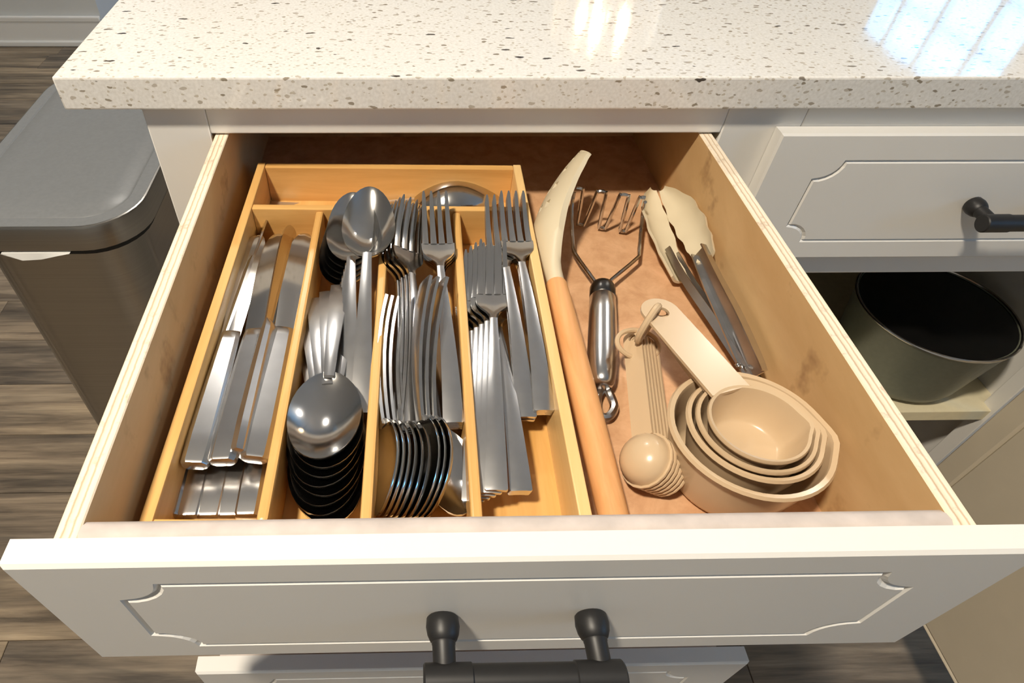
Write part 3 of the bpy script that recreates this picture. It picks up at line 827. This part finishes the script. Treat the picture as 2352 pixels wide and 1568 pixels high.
# ================================================================== potato masher
a = at(1384, 656, -.1105); b = at(1383, 888, -.1115)
mz = root('potato_masher', (b.x, b.y, ZB), 'stainless steel potato masher with a zigzag wire head', 'potato masher')
ax = (b - a).normalized(); Lh = (b - a).length
def along(t, r): return (a + ax * t, r)
def ctube(stops, n=24):
    X = ax.cross(Vector((0, 0, 1))).normalized(); Zv = X.cross(ax)
    s = MB(); s.rings([[a + ax * t + (X * math.cos(2 * PI * j / n) + Zv * math.sin(2 * PI * j / n)) * r for j in range(n)] for t, r in stops]); return s
part('handle', ctube([(.0135, .0086), (.0145, .0092), (.03, .0095), (.07, .0097), (Lh - .012, .0088), (Lh - .006, .0080), (Lh - .002, .0068), (Lh, .0040)]), M['steel_handle'], mz)
part('collar', ctube([(0, .0070), (.001, .0084), (.004, .0092), (.0130, .0092), (.0138, .0086)]), M['dark_metal'], mz, label='dark collar')
lp = [at(u, v_, -.1165) for u, v_ in ((1381, 895), (1372, 915), (1372, 945), (1384, 958), (1400, 955), (1411, 935), (1404, 912), (1396, 895))]
part('hanging_loop', MB().tube(cr(lp, 3), .0028, 8), M['steel_handle'], mz)
wr_, hz0, hz1 = .0015, -.1185, -.0845
lw = [at(1376, 660, -.1110), at(1362, 640, -.1110), at(1322, 584, -.1110), at(1316, 560, -.1105), at(1311, 510, -.1080)]
rw = [at(1392, 660, -.1110), at(1405, 642, -.1110), at(1462, 594, -.1110), at(1468, 578, -.1105), at(1483, 490, -.1060)]
yl, yr = -.010, -.024
zig = []
xs = [(.3835, hz1), (.3885, hz1), (.3905, hz0), (.3955, hz0), (.3995, hz1), (.4060, hz1), (.4075, hz0), (.4125, hz0), (.4165, hz1), (.4230, hz1), (.4240, hz0), (.4285, hz0), (.4310, hz1), (.4350, hz1)]
for x, z in xs:
    t = (x - .3835) / (.4350 - .3835); zig.append(Vector((x, yl + (yr - yl) * t, z)))
zs_ = []
for i, p in enumerate(zig):
    if i in (0, len(zig) - 1): zs_.append(p); continue
    pa, pb = zig[i - 1], zig[i + 1]
    zs_ += [p + (pa - p).normalized() * .0024, p + ((pa - p).normalized() + (pb - p).normalized()) * .0007, p + (pb - p).normalized() * .0024]
lw2 = lw[:-1] + [Vector((.3815, yl - .006, -.100)), zs_[0] + Vector((-.001, 0, -.004))]
rw2 = rw[:-1] + [Vector((.4385, yr + .002, -.104)), zs_[-1] + Vector((.001, 0, -.004))]
part('wire_arm', MB().tube(cr(lw2, 3), wr_, 8), M['wire'], mz)
part('wire_arm', MB().tube(cr(rw2, 3), wr_, 8), M['wire'], mz)
part('mashing_wire', MB().tube(cr(zs_, 2), wr_, 8), M['wire'], mz)

# ================================================================== tongs
J = at(1722, 872, -.1100)
tg_ = root('tongs', (J.x, J.y, ZB), 'stainless steel tongs with cream silicone tips along the drawer side', 'tongs')
def arm(path, wid, wallh, z_up, flip):
    """U channel swept along path; z_up = direction of the open side"""
    s = MB(); rr = []
    path = cr([Vector(p) for p in path], 4); wl = cr(wid, 4); hl = cr(wallh, 4); th = .0011
    for i, c in enumerate(path):
        t = (path[min(i + 1, len(path) - 1)] - path[max(0, i - 1)]).normalized()
        o = (z_up - t * z_up.dot(t)).normalized(); sd = t.cross(o)
        w_, h_ = wl[i], hl[i]
        pr = [(-w_, h_), (-w_, 0), (w_, 0), (w_, h_), (w_ - th, h_), (w_ - th, th), (-w_ + th, th), (-w_ + th, h_)]
        rr.append([c + sd * x + o * y for x, y in pr])
    return s.rings(rr)
Lp = [at(1728, 880, -.1150), at(1700, 835, -.1150), at(1640, 745, -.1140), at(1575, 650, -.1130), at(1538, 580, -.1120)]
Rp = [at(1742, 862, -.1050), at(1730, 830, -.1030), at(1690, 740, -.1000), at(1645, 650, -.0970), at(1610, 575, -.0950)]
upL = Vector((.55, .1, .8)).normalized(); upR = Vector((-.95, -.1, .30)).normalized()
part('arm', arm(Lp, [.0075, .0078, .0078, .0070, .0060], [.0045, .0055, .0060, .0055, .0045], upL, 0), M['steel_handle'], tg_)
part('arm', arm(Rp, [.0075, .0078, .0078, .0070, .0060], [.0045, .0055, .0060, .0055, .0045], upR, 0), M['steel_handle'], tg_)
part('rivet', MB().lathe([(.0002, .0018), (.0016, .0015), (.0024, .0006), (.0025, 0)], 14, tuple(at(1697, 840, -.1075))), M['steel'], tg_)
def scoop(path, wid, up, depth):
    """scalloped silicone head: a shallow trough"""
    s = MB(); tops = []; path = cr([Vector(p) for p in path], 6); wl = cr(wid, 6); n = 8; rr = []
    for i, c in enumerate(path):
        t = (path[min(i + 1, len(path) - 1)] - path[max(0, i - 1)]).normalized()
        o = (up - t * up.dot(t)).normalized(); sd = t.cross(o)
        w_ = wl[i] * (1 + (.07 * math.sin(i * 1.25) if 5 < i < len(path) - 2 else 0))
        tp_, bt = [], []
        for k in range(n + 1):
            u = -1 + 2 * k / n; d = -depth * (1 - u * u) * min(1, w_ / .010)
            tp_.append(c + sd * w_ * u + o * (d + .0011)); bt.append(c + sd * w_ * u + o * (d - .0011))
        rr.append(tp_ + bt[::-1])
    return s.rings(rr)
LH = [at(1562, 640, -.1120), at(1540, 590, -.1100), at(1517, 530, -.1060), at(1500, 475, -.1020), at(1499, 435, -.0990)]
RH = [at(1620, 590, -.0940), at(1607, 560, -.0950), at(1585, 515, -.0960), at(1556, 470, -.0980), at(1522, 434, -.1000)]
part('silicone_tip', scoop(LH, [.0075, .0100, .0122, .0110, .0030], Vector((.38, -.25, .85)).normalized(), .0050), M['cream_silicone'], tg_, label='cream silicone tip')
part('silicone_tip', scoop(RH, [.0075, .0098, .0118, .0105, .0030], Vector((-.75, 0, .55)).normalized(), .0050), M['cream_silicone'], tg_, label='cream silicone tip')

# ================================================================== nested measuring cups
def cup_geo(R_, H_, spout, th=.0013, n=56):
    """round cup with a small pouring lip towards +x; origin at the rim centre"""
    def rad(a, k):
        d = math.atan2(math.sin(a - 1.2), math.cos(a - 1.2))
        return R_ * k + spout * math.exp(-(d / .20) ** 2) * (k - .55) / .45
    prof_o = [(.30, -H_), (.70, -H_), (.78, -H_ + .002), (.83, -H_ + .006), (.93, -H_ * .45), (.985, -.0034), (1.035, -.0030), (1.06, -.0015), (1.035, .0003)]
    prof_i = [(.975, -.0002), (.955, -.002), (.90, -H_ * .45), (.80, -H_ + .006), (.74, -H_ + .003), (.66, -H_ + th), (.30, -H_ + th)]
    rr = []
    for k, z in prof_o + prof_i:
        rr.append([(rad(2 * PI * j / n, k) * math.cos(2 * PI * j / n), rad(2 * PI * j / n, k) * math.sin(2 * PI * j / n), z) for j in range(n)])
    s = MB(); s.rings(rr, cap0=True, cap1=True); return s
def cup_handle(R_, L, w_, hole, th=.0022):
    """flat strap from the rim towards -x with a rounded, pierced end"""
    s = MB(); n = 20; e = R_ + L - w_
    out = [(-(R_ * .93), -w_)] + [(-(e + w_ * math.sin(PI * i / n)), -w_ * math.cos(PI * i / n)) for i in range(n + 1)] + [(-(R_ * .93), w_)]
    hl = [(-(e - hole * .2) + hole * math.cos(2 * PI * i / 16), hole * math.sin(2 * PI * i / 16)) for i in range(16)]
    tri = geometry.tessellate_polygon([[Vector((p[0], p[1], 0)) for p in out], [Vector((p[0], p[1], 0)) for p in hl]])
    m_ = len(out); k_ = len(hl)
    zt, zb = -.0002, -th
    v = [(p[0], p[1], zt) for p in out + hl] + [(p[0], p[1], zb) for p in out + hl]; q = m_ + k_
    f = [tuple(t) for t in tri] + [tuple(i + q for i in t)[::-1] for t in tri]
    f += [(i, (i + 1) % m_, q + (i + 1) % m_, q + i) for i in range(m_)]
    f += [(m_ + i, m_ + (i + 1) % k_, q + m_ + (i + 1) % k_, q + m_ + i) for i in range(k_)]
    return s.add(v, f)
hole_pt = at(1509, 703, -.0700)
cups = [  # rim centre pixel+height, radius, height, tilt
    (at(1725, 986, -.0785), .0402, .0430, 'largest cream measuring cup, outermost of the nested set'),
    (at(1733, 978, -.0750), .0325, .0340, 'second largest cream measuring cup in the nested set'),
    (at(1737, 974, -.0725), .0285, .0300, 'second smallest cream measuring cup in the nested set'),
    (at(1744, 968, -.0685), .0240, .0230, 'smallest cream measuring cup, uppermost of the nested set'),
]
for i, (c, R_, H_, lab) in enumerate(cups):
    end = at(1506, 700, -.0720 - .0032 * (3 - i))
    d = (c - end); L = d.length - R_ + .006
    X = d.normalized(); Yv = Vector((0, 0, 1)).cross(X).normalized(); Zv = X.cross(Yv)
    o = tag(empty('measuring_cup'), lab, 'measuring cup', 'nested cream measuring cups')
    mw = Matrix((X, Yv, Zv)).transposed().to_4x4(); mw.translation = c + Vector((0, 0, Z0)); o.matrix_world = mw
    cup_geo(R_, H_, .0024).build('bowl', M['cream'], o, angle=50)
    cup_handle(R_, L,   .0118 - .0004 * (3 - i), .0046).build('handle', M['cream'], o, angle=30)

# ================================================================== measuring spoons on their ring
def mspoon(bR, L, w_):
    bowl = MB(); n = 20; rr = []
    for k in range(9):
        a = PI / 2 * k / 8; rr.append((bR * math.sin(a), -bR * math.cos(a) * .82))
    rr += [(bR * 1.09, 0), (bR * 1.09, .0011), (bR * .95, .0011)]
    inner = [(r * .91, z * .91) for r, z in rr[-4::-1]]
    bowl.rings([[(L + bR + max(r, .0003) * math.cos(2 * PI * j / n), max(r, .0003) * math.sin(2 * PI * j / n), z) for j in range(n)] for r, z in rr + inner])
    return bowl, cup_handle(0.0, L + .002, w_, .0026, .0016).tf(Matrix.Translation((L + .001, 0, 0)))
base_end = at(1462, 768, -.0985)
tipm = at(1494, 1062, -.1040)
dirm = (tipm - base_end).normalized()
sizes = [(.0152 - .0003 * k, w_) for k, w_ in enumerate(('outermost, nearest the wooden turner handle, of the cream measuring spoons', 'second cream measuring spoon from the turner handle in the stack',
        'third cream measuring spoon from the turner handle in the stack', 'fourth cream measuring spoon from the turner handle in the stack',
        'fifth cream measuring spoon from the turner handle in the stack', 'last cream measuring spoon of the stack, nearest the measuring cups'))]
out_dir = Vector((-.80, -.10, .60)).normalized()          # the convex side looks up and to the left
out_dir = (out_dir - dirm * out_dir.dot(dirm)).normalized()
for i, (r, lab) in enumerate(sizes):
    o = tag(empty('measuring_spoon'), lab, 'measuring spoon', 'cream measuring spoons on a ring')
    Zv = -out_dir; X = dirm; Yv = Zv.cross(X)
    mw = Matrix((X, Yv, Zv)).transposed().to_4x4()
    mw.translation = base_end - out_dir * (.0034 * i - .004) + Vector((0, 0, Z0)); o.matrix_world = mw
    Lm = (tipm - base_end).length - .0150
    bw, hd_ = mspoon(r, Lm + (.0150 - r) * .5, .0066)
    bw.build('bowl', M['cream'], o, angle=60); hd_.build('handle', M['cream'], o, angle=30)
# rings
def ring_path(c, X, Y, n=36): return [c + X * math.cos(2 * PI * i / n) + Y * math.sin(2 * PI * i / n) for i in range(n)]
rc = at(1466, 790, -.0960)
o = root('key_ring', (rc.x, rc.y, -.118), 'cream plastic ring through the measuring spoon handles', 'ring')
part('ring_band', MB().tube(ring_path(rc, Vector((.0150, .002, -.004)), Vector((0, .0085, .004))), .0016, 8, closed=True), M['cream'], o)
r0 = at(1509, 707, -.0680); r1 = at(1468, 778, -.0890)
mid = (r0 + r1) / 2; Xr = (r1 - r0) / 2 * 1.1; Yr = Xr.cross(Vector((.6, -.5, 0))).normalized() * .0075
o = root('loop_strap', (mid.x, mid.y, -.095), 'cream plastic loop joining the measuring cups to the spoon ring', 'ring')
part('strap_band', MB().tube(ring_path(mid, Xr, Yr), .0022, 8, closed=True), M['cream'], o)
